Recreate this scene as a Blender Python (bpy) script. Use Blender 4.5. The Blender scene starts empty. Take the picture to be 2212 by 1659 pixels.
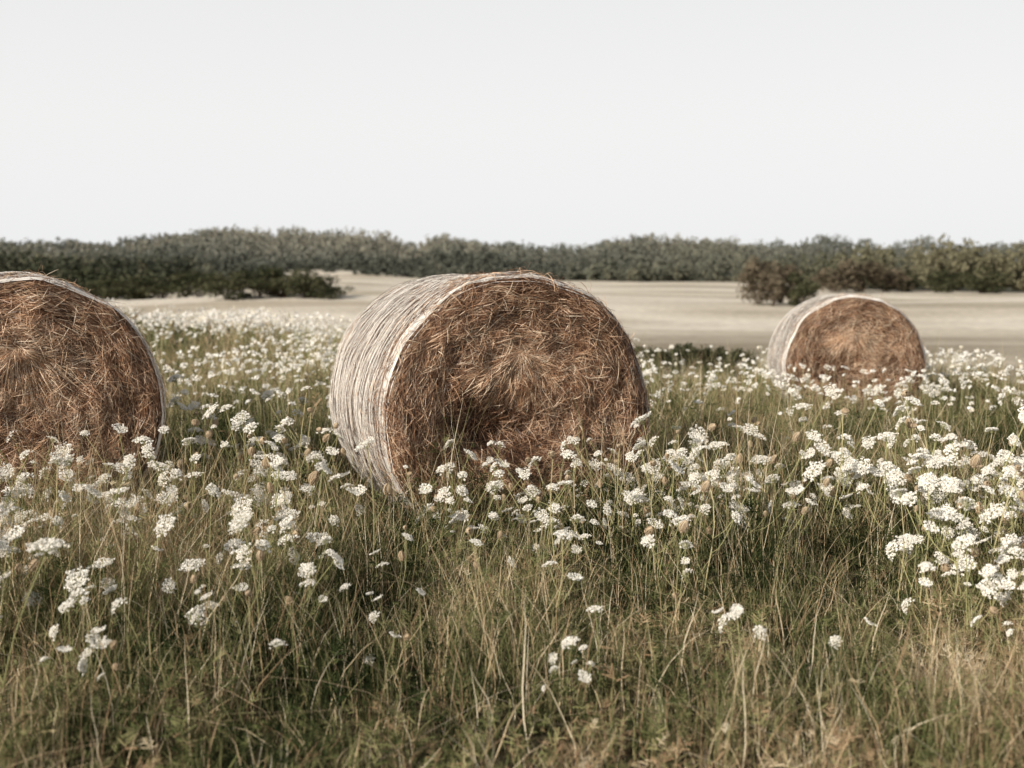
import bpy, math, numpy as np
from mathutils import Vector, Matrix, Euler
rng = np.random.default_rng(7)
scene = bpy.context.scene
COL = scene.collection

# ------------------------------------------------------------------ helpers
def link(ob, parent=None):
    COL.objects.link(ob)
    if parent is not None: ob.parent = parent
    return ob

def mk_mesh(name, V, F, mat=None, attrs=None, smooth=False):
    V = np.ascontiguousarray(V, dtype=np.float32); F = np.ascontiguousarray(F, dtype=np.int32)
    k = F.shape[1]
    me = bpy.data.meshes.new(name)
    me.vertices.add(len(V)); me.vertices.foreach_set('co', V.ravel())
    me.loops.add(F.size); me.loops.foreach_set('vertex_index', F.ravel())
    me.polygons.add(len(F))
    me.polygons.foreach_set('loop_start', np.arange(0, F.size, k, dtype=np.int32))
    me.polygons.foreach_set('loop_total', np.full(len(F), k, dtype=np.int32))
    if smooth: me.polygons.foreach_set('use_smooth', np.ones(len(F), dtype=bool))
    me.update(calc_edges=True)
    if attrs:
        for an, (dom, arr) in attrs.items():
            a = me.attributes.new(an, 'FLOAT', dom)
            a.data.foreach_set('value', np.ascontiguousarray(arr, dtype=np.float32))
    if mat: me.materials.append(mat)
    return me

class Geo:
    def __init__(s): s.V=[]; s.F=[]; s.A=[]; s.n=0
    def add(s, V, F, A):
        s.V.append(V.reshape(-1,3)); s.F.append(F+s.n); s.A.append(A); s.n += len(s.V[-1])
    def ribbons(s, P, W, rnd):
        N,K,_ = P.shape
        V = np.stack([P-W, P+W], axis=2).reshape(N, K*2, 3)
        base = (np.arange(N)*K*2)[:,None,None]
        i = np.arange(K-1)*2
        q = np.stack([i, i+1, i+3, i+2], axis=1)[None]
        s.add(V, (base+q).reshape(-1,4), np.repeat(rnd, K-1))
    def quads(s, C, U, Wv, rnd):
        N = len(C)
        V = np.stack([C-U-Wv*0.6, C+U-Wv, C+U+Wv*0.6, C-U+Wv], axis=1)
        s.add(V, np.arange(N*4).reshape(N,4), rnd)
    def arrays(s): return np.concatenate(s.V), np.concatenate(s.F), np.concatenate(s.A)
    def mesh(s, name, mat):
        V,F,A = s.arrays()
        return mk_mesh(name, V, F, mat, {'rnd':('FACE',A)})

def unit(a): return a/np.maximum(np.linalg.norm(a,axis=-1,keepdims=True),1e-9)
def randdir(n):
    return unit(rng.normal(size=(n,3)))
_fw = np.random.default_rng(3)
_K = _fw.normal(size=(24,3)); _PH = _fw.uniform(0,6.28,24)
def noise3(P, f):
    out = 0
    for i in range(24): out = out + np.sin((P@_K[i])*f + _PH[i])
    return out/4.0            # approx -1..1
def noise2(x,y,f):
    return noise3(np.stack([x,y,np.zeros_like(x)+1.3],-1), f)
def sstep(a,b,x):
    t = np.clip((x-a)/(b-a),0,1); return t*t*(3-2*t)

# ------------------------------------------------------------------ materials
def new_mat(name):
    m = bpy.data.materials.new(name); m.use_nodes = True
    nt = m.node_tree; nt.nodes.clear()
    out = nt.nodes.new('ShaderNodeOutputMaterial')
    return m, nt, out
def ramp(nt, stops):
    r = nt.nodes.new('ShaderNodeValToRGB'); cr = r.color_ramp
    while len(cr.elements) < len(stops): cr.elements.new(0.5)
    for e,(p,c) in zip(cr.elements, stops):
        e.position = p; e.color = (*c,1)
    return r
def strand_mat(name, stops, rough=0.7, transl=0.3, spec=0.25, posnoise=None):
    m, nt, out = new_mat(name); L = nt.links
    at = nt.nodes.new('ShaderNodeAttribute'); at.attribute_name = 'rnd'
    r = ramp(nt, stops); L.new(at.outputs['Fac'], r.inputs[0])
    col = r.outputs[0]
    if posnoise:
        geo = nt.nodes.new('ShaderNodeNewGeometry')
        nz = nt.nodes.new('ShaderNodeTexNoise'); nz.inputs['Scale'].default_value = posnoise[0]; nz.inputs['Detail'].default_value = 4
        L.new(geo.outputs['Position'], nz.inputs['Vector'])
        mr = nt.nodes.new('ShaderNodeMapRange'); mr.inputs[1].default_value=0.3; mr.inputs[2].default_value=0.7
        mr.inputs[3].default_value=posnoise[1]; mr.inputs[4].default_value=posnoise[2]
        L.new(nz.outputs['Fac'], mr.inputs[0])
        mx = nt.nodes.new('ShaderNodeVectorMath'); mx.operation='SCALE'
        L.new(col, mx.inputs[0]); L.new(mr.outputs[0], mx.inputs['Scale']); col = mx.outputs[0]
    if spec>0:
        b = nt.nodes.new('ShaderNodeBsdfPrincipled'); L.new(col, b.inputs['Base Color'])
        b.inputs['Roughness'].default_value = rough; b.inputs['Specular IOR Level'].default_value = spec
    else:
        b = nt.nodes.new('ShaderNodeBsdfDiffuse'); L.new(col, b.inputs[0])
    if transl>0:
        t = nt.nodes.new('ShaderNodeBsdfTranslucent'); L.new(col, t.inputs[0])
        mix = nt.nodes.new('ShaderNodeMixShader'); mix.inputs[0].default_value = transl
        L.new(b.outputs[0], mix.inputs[1]); L.new(t.outputs[0], mix.inputs[2]); L.new(mix.outputs[0], out.inputs[0])
    else: L.new(b.outputs[0], out.inputs[0])
    return m

M_grass = strand_mat('grass_blades', [(0.0,(0.018,0.028,0.011)),(0.18,(0.058,0.076,0.030)),(0.38,(0.185,0.195,0.085)),(0.52,(0.33,0.31,0.16)),
                                      (0.62,(0.30,0.195,0.12)),(0.74,(0.49,0.35,0.215)),(0.86,(0.70,0.57,0.38)),(1.0,(0.88,0.78,0.60))], transl=0.2, spec=0)
M_stem = strand_mat('flower_stem', [(0.0,(0.14,0.17,0.07)),(0.6,(0.45,0.44,0.23)),(1.0,(0.68,0.58,0.38))], transl=0.15, spec=0)
M_petal = strand_mat('white_florets', [(0.0,(0.84,0.79,0.67)),(0.3,(0.93,0.90,0.84)),(1.0,(0.95,0.94,0.91))], transl=0.18, spec=0)
M_seed = strand_mat('seed_head', [(0.0,(0.34,0.26,0.16)),(0.6,(0.58,0.45,0.31)),(1.0,(0.76,0.65,0.49))], transl=0.15, spec=0)
M_straw = strand_mat('hay_straw', [(0.0,(0.032,0.013,0.007)),(0.28,(0.13,0.058,0.031)),(0.54,(0.38,0.205,0.115)),(0.78,(0.76,0.52,0.345)),(1.0,(0.95,0.79,0.61))],
                     transl=0.05, rough=0.42, spec=0.5, posnoise=(5.0,0.70,1.18))
M_net = strand_mat('net_threads', [(0.0,(0.36,0.28,0.22)),(0.3,(0.72,0.66,0.60)),(1.0,(0.95,0.93,0.90))], transl=0.1, spec=0)
M_leaf = strand_mat('shrub_leaves', [(0.0,(0.03,0.035,0.02)),(0.5,(0.075,0.08,0.046)),(1.0,(0.16,0.15,0.09))], transl=0.2, spec=0)
M_leafb = strand_mat('dry_shrub_leaves', [(0.0,(0.08,0.062,0.044)),(0.5,(0.155,0.130,0.092)),(1.0,(0.25,0.21,0.15))], transl=0.2, spec=0)
M_wood = strand_mat('shrub_wood', [(0.0,(0.06,0.045,0.03)),(1.0,(0.12,0.09,0.06))], transl=0, spec=0)

def core_mat():
    m, nt, out = new_mat('hay_core'); L = nt.links
    tc = nt.nodes.new('ShaderNodeTexCoord')
    nz = nt.nodes.new('ShaderNodeTexNoise'); nz.inputs['Scale'].default_value=60; nz.inputs['Detail'].default_value=8
    L.new(tc.outputs['Object'], nz.inputs['Vector'])
    r = ramp(nt, [(0.35,(0.012,0.006,0.003)),(0.7,(0.07,0.034,0.019))]); L.new(nz.outputs['Fac'], r.inputs[0])  # very dark core, stands in for shade in gaps between straws
    b = nt.nodes.new('ShaderNodeBsdfPrincipled'); b.inputs['Roughness'].default_value=0.95
    L.new(r.outputs[0], b.inputs['Base Color'])
    bp = nt.nodes.new('ShaderNodeBump'); bp.inputs['Strength'].default_value=1; bp.inputs['Distance'].default_value=0.02
    L.new(nz.outputs['Fac'], bp.inputs['Height']); L.new(bp.outputs[0], b.inputs['Normal'])
    L.new(b.outputs[0], out.inputs[0]); return m
M_core = core_mat()

def forest_mat():
    m, nt, out = new_mat('forest_foliage'); L = nt.links
    at = nt.nodes.new('ShaderNodeAttribute'); at.attribute_name='rnd'
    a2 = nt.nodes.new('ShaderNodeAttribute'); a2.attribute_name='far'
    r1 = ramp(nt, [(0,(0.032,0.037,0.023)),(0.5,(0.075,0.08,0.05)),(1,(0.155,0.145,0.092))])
    r2 = ramp(nt, [(0,(0.15,0.158,0.138)),(0.5,(0.20,0.205,0.176)),(1,(0.28,0.27,0.22))])  # paler ramp: distance haze painted into the leaf colour
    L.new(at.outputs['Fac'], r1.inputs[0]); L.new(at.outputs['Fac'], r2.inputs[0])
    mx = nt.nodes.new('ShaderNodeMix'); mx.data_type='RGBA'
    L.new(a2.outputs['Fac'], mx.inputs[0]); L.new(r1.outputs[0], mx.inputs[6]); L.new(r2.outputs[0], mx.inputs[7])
    d = nt.nodes.new('ShaderNodeBsdfDiffuse'); L.new(mx.outputs[2], d.inputs[0])
    L.new(d.outputs[0], out.inputs[0]); return m
M_forest = forest_mat()

# ------------------------------------------------------------------ terrain
BX = np.array([-400,-60,-30,-20,-6.8,-2.4,2.0,6.3,12,40,400.])
BY = np.array([160,105,72,56,34,24,20,18,17,15,10.])
def bound(x): return np.interp(x,BX,BY)
VY = np.array([-100,20,40,70,110,150,250,400,3000.])
VZ = np.array([-1.0,-1.2,-2.0,-2.4,-2.2,-1.6,-0.9,-0.6,-0.4])
TT = np.array([-0.6,-0.43,-0.36,-0.33,-0.27,-0.23,-0.2,-0.12,-0.08,-0.055,0.02,0.055,0.085,0.15,0.2,0.26,0.30,0.33,0.36,0.6])
TH = np.array([82,88,84,86,107,103,90,86,61,83,74,58,81,72,68,87,62,75,70,70.])
ET = np.array([-0.7,-0.34,-0.28,-0.24,-0.18,0.0,0.1,0.18,0.22,0.27,0.7]); EY=np.array([165,180,215,330,420,385,330,350,300,235,200.])
def forest_edge(t): return np.interp(t,ET,EY)
def height(x,y):
    x=np.asarray(x,float); y=np.asarray(y,float)
    near = -0.012*np.clip(y-7,0,40)*sstep(-3,4,x)*1.0 + 0.015*noise2(x,y,1.6) + 0.10*noise2(x,y,0.12)*sstep(12,40,y)
    v = np.interp(y,VY,VZ) + (1.0*noise2(x*0.6,y,0.030)+0.22*noise2(x*0.5,y,0.08))*sstep(60,120,y)*(1-0.5*sstep(250,400,y))
    v = v + 2.0*np.exp(-((x-22)/40)**2-((y-290)/55)**2) + 1.6*np.exp(-((x+50)/28)**2-((y-290)/50)**2)
    w = sstep(0,16,y-bound(x)-1.0)
    z = near*(1-w)+v*w
    t = x/np.maximum(y,30)
    H = np.interp(t,TT,TH)*650/2640+1.5-6.3
    hill = sstep(0,1,(y-330)/320.)
    z = z + (H+0.6)*hill + 3.8*noise2(x,y,0.016)*sstep(360,430,y)*(1-sstep(560,650,y))
    z = z + 3.0*sstep(0,1,(-t-0.24)/0.08)*sstep(190,300,y)*(1-hill)
    z = z - 30*sstep(800,2500,y)
    return z

def axis(a, segs):
    out=[a]
    for end,step in segs:
        n=max(1,int(round((end-out[-1])/step)))
        out += list(np.linspace(out[-1],end,n+1)[1:])
    return np.array(out)
ys = axis(-60,[(0,6),(2,0.5),(12,0.15),(30,0.5),(90,1.5),(420,4),(900,15),(3000,150)])
xp = axis(0,[(6,0.2),(20,0.7),(60,2),(200,6),(450,14),(2000,120)])
xs = np.concatenate([-xp[::-1][:-1], xp])
X,Y = np.meshgrid(xs,ys); Z = height(X,Y)
nx,ny = len(xs),len(ys)
idx = np.arange(nx*ny).reshape(ny,nx)
F = np.stack([idx[:-1,:-1],idx[:-1,1:],idx[1:,1:],idx[1:,:-1]],-1).reshape(-1,4)
fld = sstep(-1.0,2.5,Y-bound(X)+1.2*noise2(X,Y,0.5))
wood = sstep(-4,10,Y-forest_edge(X/np.maximum(Y,30)))*(Y>100)
def ground_mat():
    m, nt, out = new_mat('meadow_ground'); L = nt.links
    geo = nt.nodes.new('ShaderNodeNewGeometry')
    def noise(scale, detail=6, vec=None):
        n = nt.nodes.new('ShaderNodeTexNoise'); n.inputs['Scale'].default_value=scale; n.inputs['Detail'].default_value=detail
        L.new(vec or geo.outputs['Position'], n.inputs['Vector']); return n.outputs['Fac']
    r1 = ramp(nt,[(0.3,(0.022,0.018,0.011)),(0.55,(0.06,0.052,0.03)),(0.75,(0.15,0.115,0.07))]); L.new(noise(9,10), r1.inputs[0])
    mp = nt.nodes.new('ShaderNodeMapping'); mp.inputs['Scale'].default_value=(0.009,0.024,0.1); mp.inputs['Rotation'].default_value=(0,0,0.45)
    L.new(geo.outputs['Position'], mp.inputs[0])
    r2 = ramp(nt,[(0.36,(0.34,0.295,0.225)),(0.45,(0.60,0.54,0.445)),(0.53,(0.78,0.72,0.625)),(0.60,(0.48,0.42,0.33)),(0.68,(0.70,0.64,0.54))]); L.new(noise(1.0,3,mp.outputs[0]), r2.inputs[0])
    nf = noise(1.3,8); 
    mrf = nt.nodes.new('ShaderNodeMapRange'); mrf.inputs[1].default_value=0.3; mrf.inputs[2].default_value=0.7; mrf.inputs[3].default_value=0.82; mrf.inputs[4].default_value=1.12
    L.new(nf, mrf.inputs[0]); sc = nt.nodes.new('ShaderNodeVectorMath'); sc.operation='SCALE'
    L.new(r2.outputs[0], sc.inputs[0]); L.new(mrf.outputs[0], sc.inputs['Scale'])
    a1 = nt.nodes.new('ShaderNodeAttribute'); a1.attribute_name='stubble'
    a2 = nt.nodes.new('ShaderNodeAttribute'); a2.attribute_name='wood'
    m1 = nt.nodes.new('ShaderNodeMix'); m1.data_type='RGBA'; L.new(a1.outputs['Fac'], m1.inputs[0]); L.new(r1.outputs[0], m1.inputs[6]); L.new(sc.outputs[0], m1.inputs[7])
    m2 = nt.nodes.new('ShaderNodeMix'); m2.data_type='RGBA'; L.new(a2.outputs['Fac'], m2.inputs[0]); L.new(m1.outputs[2], m2.inputs[6]); m2.inputs[7].default_value=(0.12,0.125,0.098,1)
    b = nt.nodes.new('ShaderNodeBsdfPrincipled'); b.inputs['Roughness'].default_value=1; b.inputs['Specular IOR Level'].default_value=0.1
    L.new(m2.outputs[2], b.inputs['Base Color'])
    bp = nt.nodes.new('ShaderNodeBump'); bp.inputs['Strength'].default_value=0.6; bp.inputs['Distance'].default_value=0.05
    L.new(noise(25,8), bp.inputs['Height']); L.new(bp.outputs[0], b.inputs['Normal'])
    L.new(b.outputs[0], out.inputs[0]); return m
me = mk_mesh('ground', np.stack([X,Y,Z],-1).reshape(-1,3), F, ground_mat(),
             {'stubble':('POINT',fld.ravel()),'wood':('POINT',wood.ravel())}, smooth=True)
g = link(bpy.data.objects.new('ground', me)); g['kind']='structure'
g['label']='rolling meadow ground with pale mown fields and low wooded hills'; g['category']='ground'

# ------------------------------------------------------------------ hay bales
BALES = []
def make_bale(front, yaw_deg, R, L, zoff, sag, nstrand, label, seed, warm=0.0, hol=1.0):
    global rng
    rng = np.random.default_rng(seed)
    a = math.radians(yaw_deg); nrm = np.array([math.sin(a), -math.cos(a)])
    c = np.array(front) - nrm*L/2
    BALES.append((c[0],c[1],a,R,L))
    rs = 0.105; fa=R-rs; fb=rs*math.pi/2; P=2*fa+2*fb+(L-2*rs)
    so = rng.uniform(0,50,3)
    def surf(th,p,off=0.0):
        back = p>P/2; q=np.where(back,P-p,p); q=np.abs(q)
        ph = np.clip((q-fa)/rs,0,math.pi/2)
        rho = np.where(q<fa,q,np.where(q<fa+fb,fa+rs*np.sin(ph),R))
        y = np.where(q<fa,-L/2,np.where(q<fa+fb,-L/2+rs*(1-np.cos(ph)),-L/2+rs+(q-fa-fb)))
        nr = np.sin(ph); nyy = -np.cos(ph); dr = np.cos(ph)
        y=np.where(back,-y,y); nyy=np.where(back,-nyy,nyy); dr=np.where(back,-dr,dr)
        ct,st=np.cos(th),np.sin(th)
        p0=np.stack([rho*ct,y,rho*st],-1); n=np.stack([nr*ct,nyy,nr*st],-1)
        face = 1-nr
        d = 0.008*noise3(p0+so,5.0)+0.003*noise3(p0+so,16.0) + face*(0.013*noise3(p0+so,5)+0.010*noise3(p0+so,14)+0.008*np.sin(rho*40+th+2*noise3(p0+so,3)))
        d = d - hol*face*0.17*np.exp(-((p0[...,0]+0.14)**2/0.08+(p0[...,2]+0.11)**2/0.045))
        pos = p0+n*(d+off)[...,None]
        pos[...,2]*=sag
        return pos,n,rho,dr
    bale = bpy.data.objects.new('round_hay_bale', None); bale.empty_display_size=0.3
    bale.location=(c[0],c[1],float(height(c[0],c[1]))+zoff); bale.rotation_euler=(0,0,a)
    bale['label']=label; bale['category']='hay bale'; bale['group']='round hay bales in the meadow'
    link(bale)
    cz = R*sag
    th=np.linspace(0,2*math.pi,161)[:-1]; pp=np.linspace(0.0,P,120)
    TH_,PP=np.meshgrid(th,pp); V,_,_,_=surf(TH_,PP,-0.04+0*TH_); V[...,2]+=cz
    n1,n2=TH_.shape; ii=np.arange(n1*n2).reshape(n1,n2); jj=np.roll(ii,-1,axis=1)
    Fq=np.stack([ii[:-1],jj[:-1],jj[1:],ii[1:]],-1).reshape(-1,4)
    core=mk_mesh('hay_roll',V.reshape(-1,3),Fq,M_core,smooth=True)
    link(bpy.data.objects.new('hay_core',core),bale)
    def strands(th0,p0,phi,ln,k,o0,o1,o2,width,rnd,G,K=5):
        N=len(th0); th=th0.copy(); p=p0.copy(); ph=phi.copy(); pts=[]; nn=[]
        ds=ln/(K-1)
        for j in range(K):
            u=j/(K-1)
            off=o0*(1-u)+o2*u+4*u*(1-u)*o1
            q,n,rho,dr=surf(th,p,off); pts.append(q); nn.append(n)
            rho=np.maximum(rho,0.03)
            th=th+ds*np.cos(ph)/rho; p=p+ds*np.sin(ph)
            ph=ph+k*np.cos(ph)*dr/rho*ds
            p=np.abs(p)
        Pt=np.stack(pts,1); Nn=np.stack(nn,1); Pt[...,2]+=cz
        T=unit(np.gradient(Pt,axis=1)); S=unit(np.cross(T,Nn)); B=rng.uniform(-1.3,1.3,N)[:,None,None]
        W=(S*np.cos(B)+Nn*np.sin(B))*width[:,None,None]*0.5
        W=W*np.interp(np.linspace(0,1,K),[0,.2,.8,1],[0.6,1,0.85,0.25])[None,:,None]
        G.ribbons(Pt,W,np.clip(rnd+warm,0,1))
    def face_shade_tone(t0,r0):  # straw tone: shade of the recess painted in, plus paler straw fans
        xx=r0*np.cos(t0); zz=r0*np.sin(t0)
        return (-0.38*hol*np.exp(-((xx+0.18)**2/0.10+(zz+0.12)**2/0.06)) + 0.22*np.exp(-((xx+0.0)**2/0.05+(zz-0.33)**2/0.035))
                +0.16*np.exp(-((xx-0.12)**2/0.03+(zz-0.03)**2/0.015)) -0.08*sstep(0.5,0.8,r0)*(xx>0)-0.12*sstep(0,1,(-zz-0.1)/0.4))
    G=Geo()
    nc=int(nstrand/11); ca=rng.uniform(0,2*math.pi,nc); cr=(fa+0.05)*np.sqrt(rng.uniform(0.0,1,nc))
    outer=cr/fa
    cphi=rng.normal(0,1,nc)*(0.90-0.66*outer**2)+np.where(rng.random(nc)<0.5,0,math.pi)
    coff=rng.uniform(-0.045,0.018,nc); ccol=rng.normal(0,0.08,nc)+face_shade_tone(ca,cr)+coff*3.5  # deeper clumps coloured darker, painted shade between the straws
    ci=rng.integers(0,nc,nstrand); N=nstrand
    sp=rng.normal(0,0.030,(N,2))
    x0=cr[ci]*np.cos(ca[ci])+sp[:,0]; z0=cr[ci]*np.sin(ca[ci])+sp[:,1]
    r0=np.hypot(x0,z0); t0=np.arctan2(z0,x0)
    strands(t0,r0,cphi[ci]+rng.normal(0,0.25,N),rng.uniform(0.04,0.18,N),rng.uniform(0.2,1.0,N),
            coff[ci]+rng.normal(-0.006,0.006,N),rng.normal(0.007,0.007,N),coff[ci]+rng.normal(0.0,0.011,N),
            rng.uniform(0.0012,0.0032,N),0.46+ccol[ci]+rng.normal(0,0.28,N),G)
    N=nstrand//22; aa=rng.uniform(-2.8,-0.3,N); rr=rng.uniform(0.0,0.28,N)
    xx=rr*np.cos(aa)*1.2-0.02; zz=0.38+rr*np.sin(aa)*0.9; t0=np.arctan2(zz,xx); r0=np.hypot(xx,zz)
    strands(t0,r0,-(aa+rng.normal(0,0.35,N)-(t0+math.pi/2)),rng.uniform(0.07,0.2,N),np.ones(N),rng.normal(0.0,0.01,N),rng.normal(0.013,0.008,N),
            rng.normal(0.006,0.013,N),rng.uniform(0.0018,0.0036,N),0.72+rng.normal(0,0.22,N),G)
    N=nstrand//9; r0=fa*np.sqrt(rng.uniform(0,1,N)); t0=rng.uniform(0,6.28,N)
    strands(t0,r0,rng.uniform(0,6.28,N),rng.uniform(0.05,0.20,N),np.ones(N),rng.normal(-0.008,0.01,N),rng.normal(0.012,0.009,N),
            rng.normal(0.008,0.015,N),rng.uniform(0.0016,0.0032,N),0.63+rng.normal(0,0.26,N)+face_shade_tone(t0,r0)*0.8,G)
    N=nstrand
    p0=np.where(rng.random(N)<0.6, fa-0.05+rng.random(N)*(fb+0.12), fa+fb+rng.random(N)*(L-2*rs+fb*1.6)); t0=rng.uniform(0,6.28,N)
    sd=np.where(p0<fa+fb+0.06,0.30,0.20)
    # under the net the hay lies flat, outside it stands up
    flat=np.where(p0>fa+fb*0.7,0.55,1.0)
    strands(t0,p0,rng.normal(0,1,N)*sd+np.where(rng.random(N)<0.5,0,math.pi),rng.uniform(0.07,0.24,N),np.zeros(N)+0.2,
            rng.normal(-0.015,0.009,N),rng.normal(0.007,0.006,N)*flat,rng.normal(-0.007,0.009,N)*flat,rng.uniform(0.0015,0.0036,N),
            0.39+0.1*noise3(np.stack([np.cos(t0),p0*3,np.sin(t0)],-1),5)+rng.normal(0,0.25,N),G)
    N=nstrand//60; p0=fa+fb*0.5+np.abs(rng.normal(0,0.22,N)); t0=rng.uniform(0,6.28,N)
    strands(t0,p0,rng.normal(0,0.5,N)+np.where(rng.random(N)<0.5,0,math.pi),rng.uniform(0.05,0.16,N),np.zeros(N),rng.normal(0.008,0.006,N),
            rng.normal(0.012,0.008,N),rng.normal(0.006,0.010,N),rng.uniform(0.0018,0.0034,N),0.55+rng.normal(0,0.25,N),G)
    N=nstrand//16; p0=rng.uniform(0.1,fa+fb+0.12,N); t0=rng.uniform(0,6.28,N)
    strands(t0,p0,rng.uniform(0,6.28,N),rng.uniform(0.04,0.15,N),np.ones(N),np.zeros(N),rng.normal(0.008,0.012,N),
            np.abs(rng.normal(0.02,0.026,N)),rng.uniform(0.0016,0.003,N),0.5+rng.normal(0,0.22,N),G)
    link(bpy.data.objects.new('loose_straw',G.mesh('loose_straw',M_straw)),bale)
    G=Geo(); pa=fa+fb*0.62; pb=P-fa-fb*0.78; K=110
    nt_=int((pb-pa)/0.0048)
    pl=np.linspace(pa,pb,nt_)+rng.normal(0,0.0014,nt_)
    pl=np.concatenate([pl,pa+rng.normal(0.014,0.016,26)])
    th=np.linspace(0,2*math.pi,K)
    TH_,PL=np.meshgrid(th,pl)
    edge=np.exp(-np.abs(PL-pa)/0.12)
    PL=PL+0.012*noise3(np.stack([np.cos(TH_),np.sin(TH_),PL*0.5],-1),2.0)+0.0011*noise3(np.stack([np.cos(TH_)*5,np.sin(TH_)*5,PL*60],-1),2.0)+edge*0.008*noise3(np.stack([np.cos(TH_),np.sin(TH_),PL*6],-1),5.0)
    q,n,_,_=surf(TH_,PL,0.011+0.004*noise3(np.stack([np.cos(TH_)*2,np.sin(TH_)*2,PL*40],-1),3)); q[...,2]+=cz
    T=unit(np.gradient(q,axis=1)); S=unit(np.cross(T,n))
    wv=rng.uniform(0.0022,0.0044,len(pl))[:,None,None]*0.5*(1+0.45*noise3(np.stack([np.cos(TH_)*3,np.sin(TH_)*3,PL*90],-1),3))[...,None]
    sel=np.where(pl-pa<0.05,0.12,0.0)
    G.ribbons(q,S*wv,np.clip(rng.normal(0.6,0.26,len(pl))+sel,0,1))
    N=10000; p0=rng.uniform(pa,pb-0.04,N); t0=rng.uniform(0,6.28,N)
    strands(t0,p0,np.where(rng.random(N)<0.5,1,-1)*rng.uniform(0.3,1.0,N),rng.uniform(0.02,0.06,N),np.zeros(N),np.zeros(N)+0.013,np.zeros(N),
            np.zeros(N)+0.013,np.full(N,0.0020),rng.normal(0.62,0.25,N),G,K=3)
    link(bpy.data.objects.new('net_wrap',G.mesh('net_wrap',M_net)),bale)
    return bale
make_bale((0.065,7.10),22,0.845,1.32,-0.10,0.95,54000,'brown round hay bale wrapped in white net among wild carrots',11)
make_bale((-2.74,6.80),24,0.780,1.25,-0.05,0.985,34000,'brown round hay bale with frayed face in tall white flowers',12,0.04,0.3)
make_bale((3.80,13.5),-3,0.775,1.25,-0.13,0.97,15000,'orange brown round hay bale beside the pale mown field',13,0.07,0.4)

def in_bale(x,y,wx,mg):
    m=np.zeros(x.shape,bool)
    for (cx,cy,a,R,L) in BALES:
        dx,dy=x-cx,y-cy; lx=dx*math.cos(a)+dy*math.sin(a); ly=-dx*math.sin(a)+dy*math.cos(a)
        m|=(np.abs(lx)<R*wx)&(np.abs(ly)<L/2+mg)
    return m

rng=np.random.default_rng(21)
def scatter(y0,y1,dens,slope=0.47,mg=0.6):
    xm=slope*y1+mg; n=int((y1-y0)*2*xm*dens)
    x=rng.uniform(-xm,xm,n); y=rng.uniform(y0,y1,n)
    k=(np.abs(x)<slope*y+mg)&(y<bound(x)+0.8*noise2(x,y,0.8))
    return x[k],y[k]

# ------------------------------------------------------------------ grass
G=Geo()
def grass(x,y,h,w,lean,rnd,K=4,curl=1.0,gg=None):
    N=len(x); z=height(x,y)
    az=rng.uniform(0,6.28,N); ln=lean*np.abs(rng.normal(0.6,0.5,N))+0.05
    d=np.stack([np.cos(az),np.sin(az),np.zeros(N)],-1)
    B=np.stack([x,y,z-0.01],-1)
    kink=rng.normal(0,0.05,(N,2))
    P=[]
    for j in range(K):
        u=j/(K-1)
        q=B+np.array([0,0,1.])*(h*u*(1-0.25*ln*u*curl))[:,None]+d*(h*ln*u**2)[:,None]
        q[:,:2]+=kink*(h*math.sin(u*5))[:,None]
        P.append(q)
    P=np.stack(P,1)
    wa=rng.uniform(0,6.28,N); wd=np.stack([np.cos(wa),np.sin(wa),np.zeros(N)],-1)
    taper=np.linspace(1,0,K)**0.6*0.9+0.1
    (gg or G).ribbons(P,wd[:,None,:]*(w[:,None]*0.5*taper[None])[...,None],np.clip(rnd,0,1))
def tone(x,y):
    return 0.15*noise2(x,y,2.0)+0.11*noise2(x,y,6)+0.22*(1-sstep(3.6,4.9,y))+0.10*sstep(11,14,y)-0.20*sstep(7.2,8.0,y)*(1-sstep(10.2,11.2,y))-0.05*np.exp(-((y-6.2)/0.8)**2)  # includes a darkened band behind the bales, shadow painted into the grass
def hgt(x,y):
    base=np.interp(y,[3,4,4.8,5.6,7,10,60],[0.17,0.20,0.27,0.33,0.36,0.38,0.42])
    base=base+0.06*np.exp(-((y-6.25)/0.45)**2)*sstep(0,1,(1.6-np.abs(x+0.1))/0.6)
    return base*(1+0.30*noise2(x,y,2.6)+0.18*noise2(x,y,7))
def tuft(y0,y1,dens,per,wd,spread):
    x,y=scatter(y0,y1,dens); k=~in_bale(x,y,0.72,0.03); x,y=x[k],y[k]; N=len(x)
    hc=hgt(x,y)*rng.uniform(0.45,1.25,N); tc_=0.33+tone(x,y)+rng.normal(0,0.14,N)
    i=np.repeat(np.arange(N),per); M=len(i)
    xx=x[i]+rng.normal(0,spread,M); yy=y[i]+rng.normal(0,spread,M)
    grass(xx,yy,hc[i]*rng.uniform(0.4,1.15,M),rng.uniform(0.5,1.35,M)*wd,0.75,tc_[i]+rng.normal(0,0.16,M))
tuft(2.8,5.4,205,16,0.0038,0.018); tuft(5.4,9,120,15,0.0048,0.022); tuft(9,14,60,14,0.0075,0.035); tuft(14,24,22,11,0.012,0.05); tuft(24,60,5,9,0.028,0.1)
for (y0,y1,dens,wd) in [(2.8,9,420,0.0034),(9,20,60,0.005)]:
    x,y=scatter(y0,y1,dens); k=~in_bale(x,y,0.85,0.03); x,y=x[k],y[k]; N=len(x)
    grass(x,y,hgt(x,y)*rng.uniform(0.8,1.75,N),rng.uniform(0.6,1.4,N)*wd,0.40,np.where(rng.random(N)<0.5,0.47,0.83)+rng.normal(0,0.11,N),K=5)
x,y=scatter(3.2,8,32); k=~in_bale(x,y,0.95,0.1); x,y=x[k],y[k]; N=len(x)
grass(x,y,rng.uniform(0.22,0.5,N),rng.uniform(0.003,0.0050,N),2.2,0.80+rng.normal(0,0.15,N),K=6)
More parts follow.
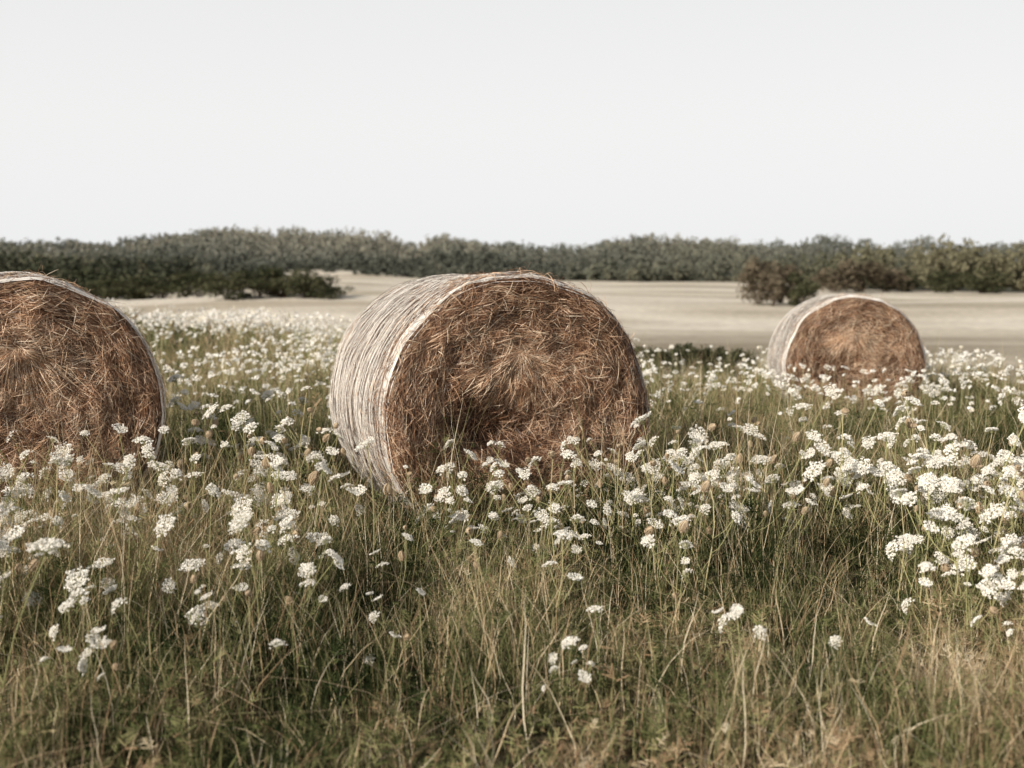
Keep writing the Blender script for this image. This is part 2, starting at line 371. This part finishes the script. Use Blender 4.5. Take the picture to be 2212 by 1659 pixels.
def sprigs(y0,y1,dens,M,size,wr=0.14,dk=0.22,lo=0.1,hi=0.75,thr=-9):
    x,y=scatter(y0,y1,dens); k=~in_bale(x,y,0.85,0.03)&(noise2(x,y,3.3)>thr); x,y=x[k],y[k]; N=len(x)
    hb=hgt(x,y)*rng.uniform(lo,hi,N); z=height(x,y)+hb
    az=rng.uniform(0,6.28,N); el=rng.uniform(0.0,1.2,N); ln=rng.uniform(0.06,0.16,N)*size
    d=np.stack([np.cos(az)*np.cos(el),np.sin(az)*np.cos(el),np.sin(el)],-1)
    s=np.stack([-np.sin(az),np.cos(az),np.zeros(N)],-1)
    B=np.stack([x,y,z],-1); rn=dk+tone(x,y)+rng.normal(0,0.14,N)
    for j in range(M):
        u=(j+1)/M; sg=1 if j%2 else -1
        c=B+d*(ln*u)[:,None]-np.array([0,0,1])*(0.4*ln*u*u)[:,None]
        l=ln*0.17*(1.2-u); dirv=unit(s*sg+d*0.7+rng.normal(0,0.55,(N,3)))
        up=unit(np.cross(dirv,d)); wv=unit(np.cross(dirv,up))
        G.quads(c+dirv*(l*0.9)[:,None],dirv*l[:,None],wv*(l*wr)[:,None],np.clip(rn+rng.normal(0,0.06,N),0,1))
sprigs(2.8,5.6,330,14,0.9); sprigs(5.6,9,220,12,1.1); sprigs(9,16,40,8,1.8)
sprigs(2.8,9,70,9,0.5,0.26,0.04,0.05,0.5,0.15)
sprigs(2.9,8,110,16,0.5,0.12,0.42,0.6,1.2)
gm=G.mesh('meadow_grass',M_grass)
o=link(bpy.data.objects.new('meadow_grass',gm)); o['kind']='stuff'; o['label']='tangled green and straw coloured meadow grass and weeds'; o['category']='grass'

# ------------------------------------------------------------------ wild carrot
def head_geo(R, shape, nU, nF, fs):
    Gh=Geo(); i=np.arange(nU); rr=R*np.sqrt((i+0.5)/nU); aa=i*2.39996+rng.uniform(0,6.28)
    rr=rr*rng.normal(1,0.08,nU)*(1+0.10*np.sin(aa*2+rng.uniform(0,6)))
    zz=shape*R*(1-(rr/R)**2)+rng.normal(0,0.045*R,nU)
    C=np.stack([rr*np.cos(aa),rr*np.sin(aa),zz],-1)
    ur=R*0.95/math.sqrt(nU)
    off=rng.normal(0,1,(nU,nF,3)); off=off/np.maximum(1,np.linalg.norm(off,axis=-1,keepdims=True)/1.3)
    off*=np.array([ur,ur,ur*0.4])*0.74
    c=(C[:,None]+off).reshape(-1,3); N=len(c)
    n=unit(np.array([0,0,0.6])+rng.normal(0,0.75,(N,3))+np.array([-0.1,-0.1,0])); u=unit(np.cross(n,randdir(N))); v=np.cross(n,u)
    s=(fs*rng.uniform(0.6,1.25,N))[:,None]
    Gh.quads(c,u*s,v*s,np.clip(rng.normal(0.6,0.3,N),0,1))
    return Gh,C
def rays(Gs,C,R,wd,col):
    N=len(C); A=np.zeros((N,3)); A[:,2]=-R*0.55
    u=np.linspace(0,1,4)[None,:,None]
    P=A[:,None]*(1-u)+C[:,None]*u; P[...,:2]*=(u**0.75)/(np.maximum(u,1e-3))
    P[:,0,:2]=0
    side=unit(np.cross(C-A,np.array([0,0,1.])+1e-3))
    Gs.ribbons(P,np.repeat(side[:,None]*wd*0.5,4,1),np.clip(rng.normal(col,0.15,N),0,1))
HEADS=[]
for i in range(12):
    R=[0.050,0.040,0.060,0.035,0.045,0.026,0.054,0.038,0.020,0.038,0.030,0.056][i]; sh=[0.12,0.3,0.05,0.45,-0.12,0.6,0.1,-0.2,0.6,0.7,-0.35,0.15][i]
    Gh,C=head_geo(R,sh,int(14+R*440),12,0.0030)
    Gs=Geo(); rays(Gs,C,R,0.0014,0.45)
    N=9; aa=np.arange(N)*6.283/N; d=np.stack([np.cos(aa),np.sin(aa),-0.25+0*aa],-1); A0=np.zeros((N,3)); A0[:,2]=-R*0.55
    P=A0[:,None]+d[:,None]*np.linspace(0,R*0.6,3)[None,:,None]; sd=np.stack([-np.sin(aa),np.cos(aa),0*aa],-1)
    Gs.ribbons(P,np.repeat(sd[:,None]*0.0006,3,1),np.full(N,0.3))
    V1,F1,A1=Gh.arrays(); V2,F2,A2=Gs.arrays()
    me=mk_mesh('flower_head',np.concatenate([V1,V2]),np.concatenate([F1,F2+len(V1)]),M_petal,{'rnd':('FACE',np.concatenate([A1,A2]))})
    me.materials.append(M_stem); me.polygons.foreach_set('material_index',np.concatenate([np.zeros(len(F1),np.int32),np.ones(len(F2),np.int32)]))
    HEADS.append((me,R,False))
for i in range(3):
    R=[0.021,0.017,0.025][i]; Gs=Geo(); N=60
    aa=rng.uniform(0,6.28,N); rad=R*rng.uniform(0.55,1,N)
    u=np.linspace(0,1,6)
    rr=np.sin(np.pi*np.clip(u*0.9,0,1))[None]*rad[:,None]; zz=-R*1.2+u[None]*R*2.6
    P=np.stack([rr*np.cos(aa)[:,None],rr*np.sin(aa)[:,None],np.repeat(zz,N,0)],-1)
    sd=np.stack([-np.sin(aa),np.cos(aa),0*aa],-1); Gs.ribbons(P,np.repeat(sd[:,None]*0.0014,6,1),np.clip(rng.normal(0.5,0.25,N),0,1))
    c=randdir(160)*np.array([R*0.8,R*0.8,R*1.05])+np.array([0,0,0.1*R]); n=randdir(160); uu=unit(np.cross(n,randdir(160)))
    Gs.quads(c,uu*0.003,np.cross(n,uu)*0.002,np.clip(rng.normal(0.55,0.25,160),0,1))
    HEADS.append((Gs.mesh('seed_head',M_seed),R,True))

def plant_variant(H, nb):
    Gs=Geo(); heads=[]
    az=rng.uniform(0,6.28); lean=rng.uniform(0.02,0.35)*H
    K=8; u=np.linspace(0,1,K)
    wob=rng.normal(0,0.010,(2,))
    P=np.stack([math.cos(az)*lean*u**2+wob[0]*np.sin(u*7),math.sin(az)*lean*u**2+wob[1]*np.sin(u*6+1),H*u],-1)
    def tube(P,w,c):
        T=unit(np.gradient(P,axis=0)); s1=unit(np.cross(T,np.array([0.3,1,0.1]))); s2=np.cross(T,s1)
        Gs.ribbons(np.stack([P,P]),np.stack([s1,s2])*w*0.5,np.array([c,c]))
    tube(P,0.0046,rng.uniform(0.5,0.85))
    def put(end,T,ismain):
        closed=rng.random()<(0.13 if ismain else 0.17)
        hi=rng.integers(12,15) if closed else (rng.integers(0,12) if ismain else rng.choice([3,5,7,8,9,10,1,8]))
        tilt=unit(T*0.6+np.array([0,0,0.62])+rng.normal(0,0.42,3)+np.array([-0.15,-0.28,0]))
        R=HEADS[hi][1]; heads.append((hi,end+tilt*R*0.5,tilt))
    put(P[-1],unit(P[-1]-P[-2]),True)
    for b in range(nb):
        u0=rng.uniform(0.25,0.7); i0=u0*(K-1); j=int(i0); p0=P[j]*(1-(i0-j))+P[j+1]*(i0-j)
        ba=rng.uniform(0,6.28); bl=H*rng.uniform(0.15,0.5); sp=rng.uniform(0.4,1.0)
        v=np.linspace(0,1,6)[:,None]
        Q=p0+np.array([math.cos(ba)*sp,math.sin(ba)*sp,0])*bl*(v**0.7)+np.array([0,0,1.])*bl*v**1.2
        tube(Q,0.0032,0.6); put(Q[-1],unit(Q[-1]-Q[-2]),False)
    N=26; j=rng.integers(0,K-2,N); C=P[j]+rng.normal(0,0.022,(N,3)); d=unit(rng.normal(0,1,(N,3))+np.array([0,0,0.6])); s=unit(np.cross(d,randdir(N)))
    Gs.quads(C,d*0.015,s*0.0018,np.clip(rng.normal(0.2,0.15,N),0,1))
    return Gs.mesh('stem',M_stem),heads,Gs.arrays()
VAR=[plant_variant(rng.uniform(0.34,0.76),[1,2,1,2,0,3,2,2][i%8]) for i in range(28)]

def fdens(x,y):
    t=x/np.maximum(y,1)
    st=4.05+0.25*np.exp(-((t-0.04)/0.10)**2)
    d=sstep(st,st+1.0,y)*0.95+0.20*sstep(3.6,4.0,y)
    d*=np.clip(0.95+0.55*noise2(x,y,1.5)+0.45*noise2(x,y,5),0.15,1.8)
    d*=1+0.9*sstep(0,1,(-t-0.06)/0.08)*(y<7.0)
    d*=1-0.82*sstep(7.0,7.6,y)*(1-sstep(10.6,11.4,y))
    return np.clip(d/1.45,0,1)
def hscale(x,y):   # plants are shorter where the bale was dropped
    return 1-0.16*np.exp(-((x-0.2)/1.0)**2)*sstep(5.0,5.5,y)*(1-sstep(6.8,7.4,y))
x,y=scatter(3.4,9.0,38,0.45,0.4); k=(rng.random(len(x))<fdens(x,y))&~in_bale(x,y,1.03,0.05); x,y=x[k],y[k]
inv=(np.abs(x)<0.415*y)&(y>3.9)
order=np.argsort(np.where(inv,y,99)); ind=order[:298]; rest=order[298:]
zz=height(x,y)
for i in ind:
    sm,heads,_=VAR[rng.integers(0,len(VAR))]
    e=bpy.data.objects.new('wild_carrot',None); e.empty_display_size=0.05
    s=rng.uniform(0.65,1.18)*np.interp(y[i],[4,4.6,5.3,9],[0.66,0.84,1.0,1.0])*float(hscale(x[i],y[i]))
    e.location=(x[i],y[i],zz[i]-0.01); e.rotation_euler=(rng.normal(0,0.10),rng.normal(0,0.10),rng.uniform(-1.2,1.2)); e.scale=(s,s,s)
    closed=HEADS[heads[0][0]][2]
    e['label']='wild carrot with closed tan seed head among the grass' if closed else 'white wild carrot with flat lacy flower head on thin stem'
    e['category']='flower'; e['group']='wild carrots blooming in the meadow'
    link(e); link(bpy.data.objects.new('stem',sm),e)
    for (hi,pos,ax) in heads:
        h=bpy.data.objects.new('seed_head' if HEADS[hi][2] else 'flower_head',HEADS[hi][0])
        h.location=pos; h.rotation_mode='QUATERNION'; h.rotation_quaternion=Vector(ax).to_track_quat('Z','Y')
        hs=rng.uniform(0.75,1.25); h.scale=(hs,hs,hs)
        link(h,e)
GP=Geo(); GS=Geo()
HARR=[]
for (hm,R,cl) in HEADS:
    nv=len(hm.vertices); vv=np.zeros(nv*3,np.float32); hm.vertices.foreach_get('co',vv); vv=vv.reshape(-1,3).astype(float)
    nf=len(hm.polygons); ff=np.zeros(nf*4,np.int32); hm.loops.foreach_get('vertex_index',ff); ff=ff.reshape(-1,4)
    mi=np.zeros(nf,np.int32); hm.polygons.foreach_get('material_index',mi); at=np.zeros(nf,np.float32); hm.attributes['rnd'].data.foreach_get('value',at)
    HARR.append((vv,ff,mi+(2 if cl else 0),at))
MV=[];MF=[];MA=[];MM=[];mn=0
x,y=x[rest],y[rest]; zr=height(x,y)
for i in range(len(x)):
    _,heads,(SV,SF,SA)=VAR[rng.integers(0,len(VAR))]
    s=rng.uniform(0.7,1.15)*float(hscale(x[i],y[i])); ang=rng.uniform(-1.2,1.2); Rm=np.array(Euler((rng.normal(0,0.1),rng.normal(0,0.1),ang)).to_matrix())
    base=np.array([x[i],y[i],zr[i]-0.01])
    MV.append(SV@Rm.T*s+base); MF.append(SF+mn); MA.append(SA); MM.append(np.ones(len(SF),np.int32)); mn+=len(SV)
    for (hi,pos,ax) in heads:
        vv,ff,mi,at=HARR[hi]; hs=rng.uniform(0.75,1.25)
        Hm=np.array(Vector(ax).to_track_quat('Z','Y').to_matrix())
        MV.append(((vv*hs)@Hm.T+pos)@Rm.T*s+base); MF.append(ff+mn); MA.append(at); MM.append(mi); mn+=len(vv)
def mass(x,y,nq,fs,Rm,stems=True):
    N=len(x); z=height(x,y)+rng.uniform(0.34,0.66,N)*(0.95)
    T=unit(np.array([-0.15,-0.25,1.])+rng.normal(0,0.42,(N,3)))
    U=unit(np.cross(T,np.array([1,0,0.2]))); Vv=np.cross(T,U); R=rng.uniform(0.4,1.25,N)*Rm
    r=np.sqrt(rng.random((N,nq)))*R[:,None]; a=rng.uniform(0,6.28,(N,nq))
    hgtv=rng.normal(0,0.12,(N,nq))*R[:,None]+0.2*(R[:,None]-r)
    c=np.stack([x,y,z],-1)[:,None]+U[:,None]*(r*np.cos(a))[...,None]+Vv[:,None]*(r*np.sin(a))[...,None]+T[:,None]*hgtv[...,None]
    c=c.reshape(-1,3); M=len(c); n=unit(np.repeat(T,nq,0)*0.7+rng.normal(0,0.8,(M,3))); u=unit(np.cross(n,randdir(M))); v=np.cross(n,u)
    s=(fs*rng.uniform(0.6,1.3,M))[:,None]; GP.quads(c,u*s,v*s,np.clip(np.repeat(rng.normal(0.5,0.3,N),nq)+rng.normal(0,0.15,M),0,1))
    if stems:
        top=np.stack([x,y,z],-1); bot=np.stack([x+rng.normal(0,0.05,N),y+rng.normal(0,0.05,N),height(x,y)],-1)
        P=np.stack([bot,(bot+top)/2+rng.normal(0,0.01,(N,3)),top],1); wd=np.zeros((N,3,3)); wd[...,0]=0.0020; wd[...,1]=0.0006
        GS.ribbons(P,wd,np.clip(rng.normal(0.55,0.2,N),0,1))
x,y=scatter(9,14,32,0.45); k=(rng.random(len(x))<0.04+0.96*fdens(x,y))&~in_bale(x,y,1.05,0.05); x,y=x[k],y[k]; mass(x,y,34,0.0066,0.036)
x,y=scatter(14,26,30,0.45); k=~in_bale(x,y,1.05,0.05)&(rng.random(len(x))<0.48+0.5*noise2(x,y,0.9)); x,y=x[k],y[k]; mass(x,y,11,0.0130,0.040)
x,y=scatter(26,75,15,0.45); k=(rng.random(len(x))<0.5+0.45*noise2(x,y,0.4)); x,y=x[k],y[k]; mass(x,y,5,0.025,0.05,False)
for (gg,mi) in ((GP,0),(GS,1)):
    V1,F1,A1=gg.arrays(); MV.append(V1); MF.append(F1+mn); MA.append(A1); MM.append(np.full(len(F1),mi,np.int32)); mn+=len(V1)
me=mk_mesh('wild_carrot_mass',np.concatenate(MV),np.concatenate(MF),M_petal,{'rnd':('FACE',np.concatenate(MA))})
me.materials.append(M_stem); me.materials.append(M_seed); me.polygons.foreach_set('material_index',np.concatenate(MM).astype(np.int32))
o=link(bpy.data.objects.new('wild_carrot_field',me)); o['kind']='stuff'; o['label']='dense spread of white wild carrot flowers across the meadow'; o['category']='flowers'

# ------------------------------------------------------------------ shrubs
def shrub_meshes(seed,mat,nleaf=2000,leaf=0.034):
    global rng
    rng=np.random.default_rng(seed)
    nl=15; G1=Geo()
    lc=np.stack([rng.uniform(-0.38,0.38,nl),rng.uniform(-0.3,0.3,nl),rng.uniform(0.15,0.8,nl)],-1); lc[:,2]*=1.15-1.5*(lc[:,0]**2+lc[:,1]**2)
    lr=rng.uniform(0.10,0.24,nl)
    i=rng.integers(0,nl,nleaf); d=randdir(nleaf); rad=lr[i]*rng.uniform(0.5,1.2,nleaf)
    c=lc[i]+d*rad[:,None]; c[:,2]=np.abs(c[:,2])
    n=unit(d+rng.normal(0,0.7,(nleaf,3))); u=unit(np.cross(n,randdir(nleaf))); v=np.cross(n,u); s=(leaf*rng.uniform(0.5,1.2,nleaf))[:,None]
    cl=rng.normal(0.45,0.15,nl)
    G1.quads(c,u*s,v*s*0.6,np.clip(cl[i]+rng.normal(0,0.15,nleaf),0,1))
    G2=Geo(); N=10; v5=np.linspace(0,1,5)[None,:,None]
    end=lc[rng.integers(0,nl,N)]; st=np.stack([rng.normal(0,0.04,N),rng.normal(0,0.04,N),np.zeros(N)-0.02],-1)
    P=st[:,None]*(1-v5)+end[:,None]*v5; P[...,2]+=0.05*np.sin(v5[...,0]*3.14)
    for ax in (0,1):
        W=np.zeros((N,5,3)); W[...,ax]=np.linspace(0.014,0.004,5)[None]; G2.ribbons(P,W,rng.random(N))
    return G1.mesh('foliage',mat),G2.mesh('branches',M_wood)
SH=[shrub_meshes(31,M_leaf),shrub_meshes(32,M_leaf),shrub_meshes(33,M_leafb),shrub_meshes(34,M_leaf)]
def px2x(px,d): return (px-1106)/2640*d
shr=[(500,140,7.2,2.8,0),(562,144,7.0,3.3,1),(615,141,7.5,3.3,3),(665,139,6.6,2.9,0),(715,137,4.5,1.5,1),
     (430,158,8,3.2,1),(350,162,9,3.0,3),(285,165,9,2.6,0),(240,170,8,3.0,1),
     (1640,136,4.6,4.7,2),(1735,132,4.2,3.7,3),(1855,190,10,4.6,2),(1685,140,5.0,4.3,2),(1668,133,4.0,3.2,2),(1800,188,7,3.4,2),(1910,195,8,3.4,2),(1960,200,7,3.0,3),(2045,190,7,3.3,1),(2120,186,8,3.6,0)]
for (px,d,w,h,v) in shr:
    xx=px2x(px,d); e=bpy.data.objects.new('shrub',None); e.location=(xx,d,float(height(xx,d))-0.1); e.scale=(w,w,h*1.12); e.rotation_euler=(0,0,rng.uniform(0,6.28))
    e['label']='brownish leafy shrub standing in the pale field' if v==2 else 'dark green rounded shrub at the edge of the pale field'
    e['category']='bush'; e['group']='shrubs scattered in the far fields'; link(e)
    link(bpy.data.objects.new('foliage',SH[v][0]),e); link(bpy.data.objects.new('branches',SH[v][1]),e)
for (px,d,w,h) in [(1385,22,0.6,0.27),(1425,22.6,0.5,0.26),(1468,22.3,0.4,0.34),(1492,22.2,0.5,0.36),(1530,22.4,0.5,0.30),(1562,22.5,0.4,0.32),(1600,22.2,0.5,0.30)]:
    xx=px2x(px,d); e=bpy.data.objects.new('weed_clump',None); e.location=(xx,d,float(height(xx,d))+0.0); e.scale=(w*1.3,w,h*1.3+0.12); e.rotation_euler=(0,0,rng.uniform(-0.4,0.4))
    e['label']='low dark green weed clump at the edge of the flowers'; e['category']='weeds'; e['group']='weed clumps bordering the mown field'; link(e)
    link(bpy.data.objects.new('foliage',SH[1][0]),e); link(bpy.data.objects.new('branches',SH[1][1]),e)

# ------------------------------------------------------------------ forest
rng=np.random.default_rng(55)
N=10500; t=rng.uniform(-0.54,0.54,N); e0=forest_edge(t); u=rng.random(N)**0.8; y=e0+u*(690-e0)
front=rng.random(N)<0.10; y=np.where(front,e0+rng.uniform(-8,14,N),y)
x=t*y; z=height(x,y)
big=1+0.5*noise2(x,y,0.022)+0.26*noise2(x,y,0.08)
hT=rng.uniform(3.2,7.5,N)*np.clip(big,0.45,2.0)*np.where(y<330,0.95,1.0)*np.where(front,rng.uniform(0.3,1,N),1)
wT=np.clip(hT*rng.uniform(0.24,0.45,N),0.8,2.9)
con=rng.random(N)<0.35
nq=np.where(y<360,100,56)
ids=np.repeat(np.arange(N),nq); M=len(ids)
lob=5; LC=np.stack([rng.normal(0,0.45,(N,lob)),rng.normal(0,0.45,(N,lob)),rng.uniform(0.25,0.85,(N,lob))],-1); LR=rng.uniform(0.35,0.6,(N,lob))
li=rng.integers(0,lob,M); d=randdir(M); w=wT[ids]; h=hT[ids]
lc=LC[ids,li]; sh=np.where(con[ids],(1.15-lc[:,2])*0.9,1.0)
c=np.stack([x[ids],y[ids],z[ids]],-1)+np.stack([lc[:,0]*w*sh,lc[:,1]*w*sh,lc[:,2]*h],-1)+d*(LR[ids,li]*w*sh*rng.uniform(0.7,1.1,M))[:,None]
n=unit(d+rng.normal(0,0.5,(M,3))); uu=unit(np.cross(n,randdir(M))); vv=np.cross(n,uu); s=(rng.uniform(0.2,0.52,M)*np.where(y[ids]<330,0.75,1.0))[:,None]
tr=rng.normal(0.45,0.18,N)+0.4*noise2(x,y,0.02)
G=Geo(); G.quads(c,uu*s,vv*s*0.8,np.clip(tr[ids]+rng.normal(0,0.1,M),0,1))
V,F,A=G.arrays()
far=np.clip((y[ids]-200)/380,0,1)  # how much painted haze each tree gets, growing with distance
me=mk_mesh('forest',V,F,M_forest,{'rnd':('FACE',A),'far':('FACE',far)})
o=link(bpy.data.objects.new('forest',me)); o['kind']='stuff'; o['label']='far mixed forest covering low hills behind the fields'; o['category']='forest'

# ------------------------------------------------------------------ light & sky
el=math.radians(24); az=Vector((0.72,0.69,0)).normalized()
v=Vector((az.x*math.cos(el),az.y*math.cos(el),-math.sin(el)))
sd=bpy.data.lights.new('sun','SUN'); sd.energy=5.0; sd.angle=math.radians(0.5); sd.color=(1,0.91,0.78)
so=link(bpy.data.objects.new('sun',sd)); so.rotation_mode='QUATERNION'; so.rotation_quaternion=v.to_track_quat('-Z','Y'); so.location=(-20,-15,15)
w=bpy.data.worlds.new('World'); scene.world=w; w.use_nodes=True; nt=w.node_tree; nt.nodes.clear(); L=nt.links
out=nt.nodes.new('ShaderNodeOutputWorld'); bg=nt.nodes.new('ShaderNodeBackground')
sky=nt.nodes.new('ShaderNodeTexSky'); sky.sky_type='NISHITA'; sky.sun_disc=False; sky.sun_elevation=el; sky.sun_rotation=math.atan2(-az.x,-az.y)
sky.air_density=1.0; sky.dust_density=3.0
hs=nt.nodes.new('ShaderNodeHueSaturation'); hs.inputs['Saturation'].default_value=0.25; hs.inputs['Value'].default_value=0.10
L.new(sky.outputs[0],hs.inputs['Color'])
tc=nt.nodes.new('ShaderNodeTexCoord'); sx=nt.nodes.new('ShaderNodeSeparateXYZ'); L.new(tc.outputs['Generated'],sx.inputs[0])
r=ramp(nt,[(0.0,(0.93,0.94,0.94)),(0.12,(0.94,0.942,0.932)),(0.26,(0.87,0.875,0.87)),(0.42,(0.34,0.345,0.35)),(1.0,(0.21,0.215,0.23))]); L.new(sx.outputs['Z'],r.inputs[0])
mx=nt.nodes.new('ShaderNodeMix'); mx.data_type='RGBA'; mx.inputs[0].default_value=0.9
L.new(hs.outputs[0],mx.inputs[6]); L.new(r.outputs[0],mx.inputs[7]); L.new(mx.outputs[2],bg.inputs[0]); bg.inputs[1].default_value=1.0
L.new(bg.outputs[0],out.inputs[0])

cam=bpy.data.cameras.new('camera'); cam.lens=43; cam.sensor_width=36; cam.clip_end=6000; cam.clip_start=0.1
cam.dof.use_dof=True; cam.dof.focus_distance=6.4; cam.dof.aperture_fstop=2.1
co=link(bpy.data.objects.new('camera',cam)); co.location=(0,0,1.5); co.rotation_euler=(math.radians(90-4.97),0,0)
scene.camera=co
scene.view_settings.view_transform='Standard'; scene.view_settings.look='None'; scene.view_settings.exposure=0
